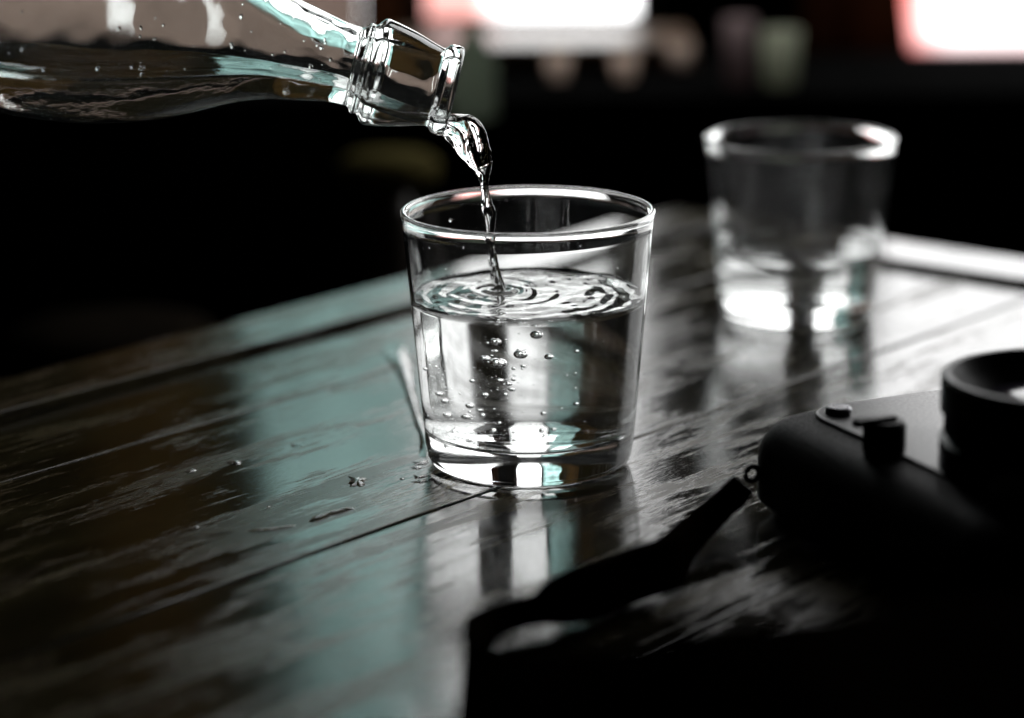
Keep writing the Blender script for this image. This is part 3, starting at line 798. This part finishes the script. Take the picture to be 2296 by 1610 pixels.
bm = bmesh.new()
for k in range(60):
    a = 2 * math.pi * k / 60
    mt = Matrix.Rotation(a, 4, 'Z') @ Matrix.Translation((0.0322, 0, (BTH + .012 + ZR - .013) / 2)) @ Matrix.Diagonal((.0012, .0018, ZR - .013 - BTH - .012, 1))
    bmesh.ops.create_cube(bm, size=1, matrix=mt)
o = obj('grip_ribs', bm, m_leather, lens, False)
bm = bmesh.new(); lathe(bm, [(0.0239, ZR - .0092), (.020, ZR - .0068), (.010, ZR - .0054), (0, ZR - .005)], 64, closed=False); obj('front_glass', bm, m_lens, lens)
kx, ky = .0147+.002, -.064
dial = ringz('dial', [(0, BTH), (.0062, BTH), (.0062, BTH + .010), (.0056, BTH + .0115), (0, BTH + .0115)], m_ring, x=kx, y=ky)
bm = bmesh.new()
for k in range(36):
    a = 2 * math.pi * k / 36
    bmesh.ops.create_cube(bm, size=1, matrix=Matrix.Rotation(a, 4, 'Z') @ Matrix.Translation((.0063, 0, BTH + .006)) @ Matrix.Diagonal((.0005, .0005, .008, 1)))
obj('knurling', bm, m_ring, dial, False)
for sx, sy in ((.026, -.034), (.074, -.028), (.028, -.135), (.072, -.137)):
    o = ringz('screw', [(0, BTH + .0005), (.0014, BTH + .0005), (.0014, BTH + .0016), (.001, BTH + .0019), (0, BTH + .0019)], m_metal, x=sx, y=sy)
bm = bmesh.new(); bx(bm, (-.0105, -.002, BTH + .0105), (.0035, .002, BTH + .0128), .0006); o = obj('lever', bm, m_ring, cam, loc=(kx, ky, 0)); sharp(o)
ringz('button', [(0, BTH), (.0042, BTH), (.0042, BTH + .003), (.0036, BTH + .0036), (0, BTH + .0036)], m_metal, x=.028, y=-.020)
ringz('button', [(0, BTH), (.003, BTH), (.003, BTH + .004), (.0026, BTH + .0045), (0, BTH + .0045)], m_metal, x=.060, y=-.045)
bm = bmesh.new()
pts = [Vector((-.0010 + .0024 * math.cos(R(a)), -.016, .015 + .0024 * math.sin(R(a)))) for a in range(0, 361, 20)]; tube(bm, pts, .0009, 8)
obj('strap_ring', bm, m_ring, cam)

# strap
def ribbon(name, pts, m, parent):
    """pts: (world point, width, tilt from flat in degrees, thickness)"""
    inv = Matrix.Rotation(-cam_rz, 4, 'Z') @ Matrix.Translation(-P0)
    n = 140; tab = [(i / (len(pts)-1), p[0].x, p[0].y, p[0].z, p[1], p[2], p[3]) for i, p in enumerate(pts)]
    bm = bmesh.new(); rings = []
    for i in range(n + 1):
        t = i / n; x, y, z, wd, tl, tk = interp(tab, t)
        a = Vector(interp(tab, min(1, t+.004))[:3]); b = Vector(interp(tab, max(0, t-.004))[:3]); d = (a - b).normalized()
        s = d.cross(Vector((0, 0, 1))).normalized(); u = s.cross(d)
        s2 = s * math.cos(R(tl)) + u * math.sin(R(tl)); u2 = -s * math.sin(R(tl)) + u * math.cos(R(tl))
        c = Vector((x, y, z)); ring = []
        for p_, q_ in ((-.5, -.3), (-.47, -.5), (.47, -.5), (.5, -.3), (.5, .3), (.47, .5), (-.47, .5), (-.5, .3)):
            ring.append(bm.verts.new(inv @ (c + s2 * wd * p_ + u2 * tk * q_)))
        rings.append(ring)
    for p, q in zip(rings, rings[1:]):
        for j in range(8): bm.faces.new((p[j], p[(j+1) % 8], q[(j+1) % 8], q[j]))
    bm.faces.new(rings[0]); bm.faces.new(rings[-1])
    o = obj(name, bm, m, parent); sharp(o, 50); return o
def Sp(px, py, z): return onz(px, py, z)
strap = ribbon('strap', [(Sp(1668, 1085, .018), .008, 80, .0022), (Sp(1640, 1115, .014), .009, 82, .0024), (Sp(1590, 1160, .010), .010, 80, .003), (Sp(1535, 1218, .008), .012, 78, .004),
    (Sp(1500, 1262, .009), .0155, 82, .006), (Sp(1420, 1290, .009), .0155, 76, .006), (Sp(1330, 1325, .009), .016, 80, .006), (Sp(1250, 1350, .008), .0135, 78, .005), (Sp(1200, 1368, .007), .0085, 76, .003), (Sp(1130, 1385, .007), .0085, 76, .003),
    (Sp(1070, 1425, .009), .011, 80, .004), (Sp(1052, 1500, .018), .018, 95, .004), (Sp(1105, 1590, .040), .030, 120, .004), (Sp(1280, 1640, .055), .042, 135, .004), (Sp(1500, 1665, .060), .050, 137, .004), (Sp(1800, 1640, .058), .050, 138, .004), (Sp(2100, 1600, .050), .052, 138, .004), (Sp(2450, 1540, .042), .050, 138, .004)], m_strap, cam)
# drops clinging to the middle tumbler above the waterline
for i, (px, py, r) in enumerate([(1011, 487, .00055), (1018, 508, .0003), (962, 560, .0003), (1345, 512, .00035), (1385, 600, .0003), (1040, 545, .00025), (1300, 540, .00022), (1330, 620, .0003), (1000, 600, .0003)]):
    p = ony(px, py, GY - .03); zz = p.z - T; rad = GRb + (GRt - GRb) * zz / GH
    ang = math.asin(max(-.98, min(.98, (p.x - GX) / rad)))
    bm = bmesh.new(); bmesh.ops.create_icosphere(bm, subdivisions=3, radius=1)
    o = obj('water_drop', bm, m_water, loc=(GX + rad * math.sin(ang), GY - rad * math.cos(ang), p.z)); o.scale = (r, r * .6, r * 1.15)
    tag(o, ['round drop just under the rim at the left front of the middle tumbler', 'tiny drop right below the round one under the left rim', 'tiny drop on the upper left wall of the middle tumbler', 'tiny drop under the right front rim of the middle tumbler',
            'tiny drop on the upper right wall of the middle tumbler', 'faint drop left of the falling stream on the tumbler wall', 'faint drop right of the falling stream on the tumbler wall', 'tiny drop above the waterline at the right of the middle tumbler', 'tiny drop above the waterline at the left of the middle tumbler'][i], 'water drop', 'drops on the tumbler wall')
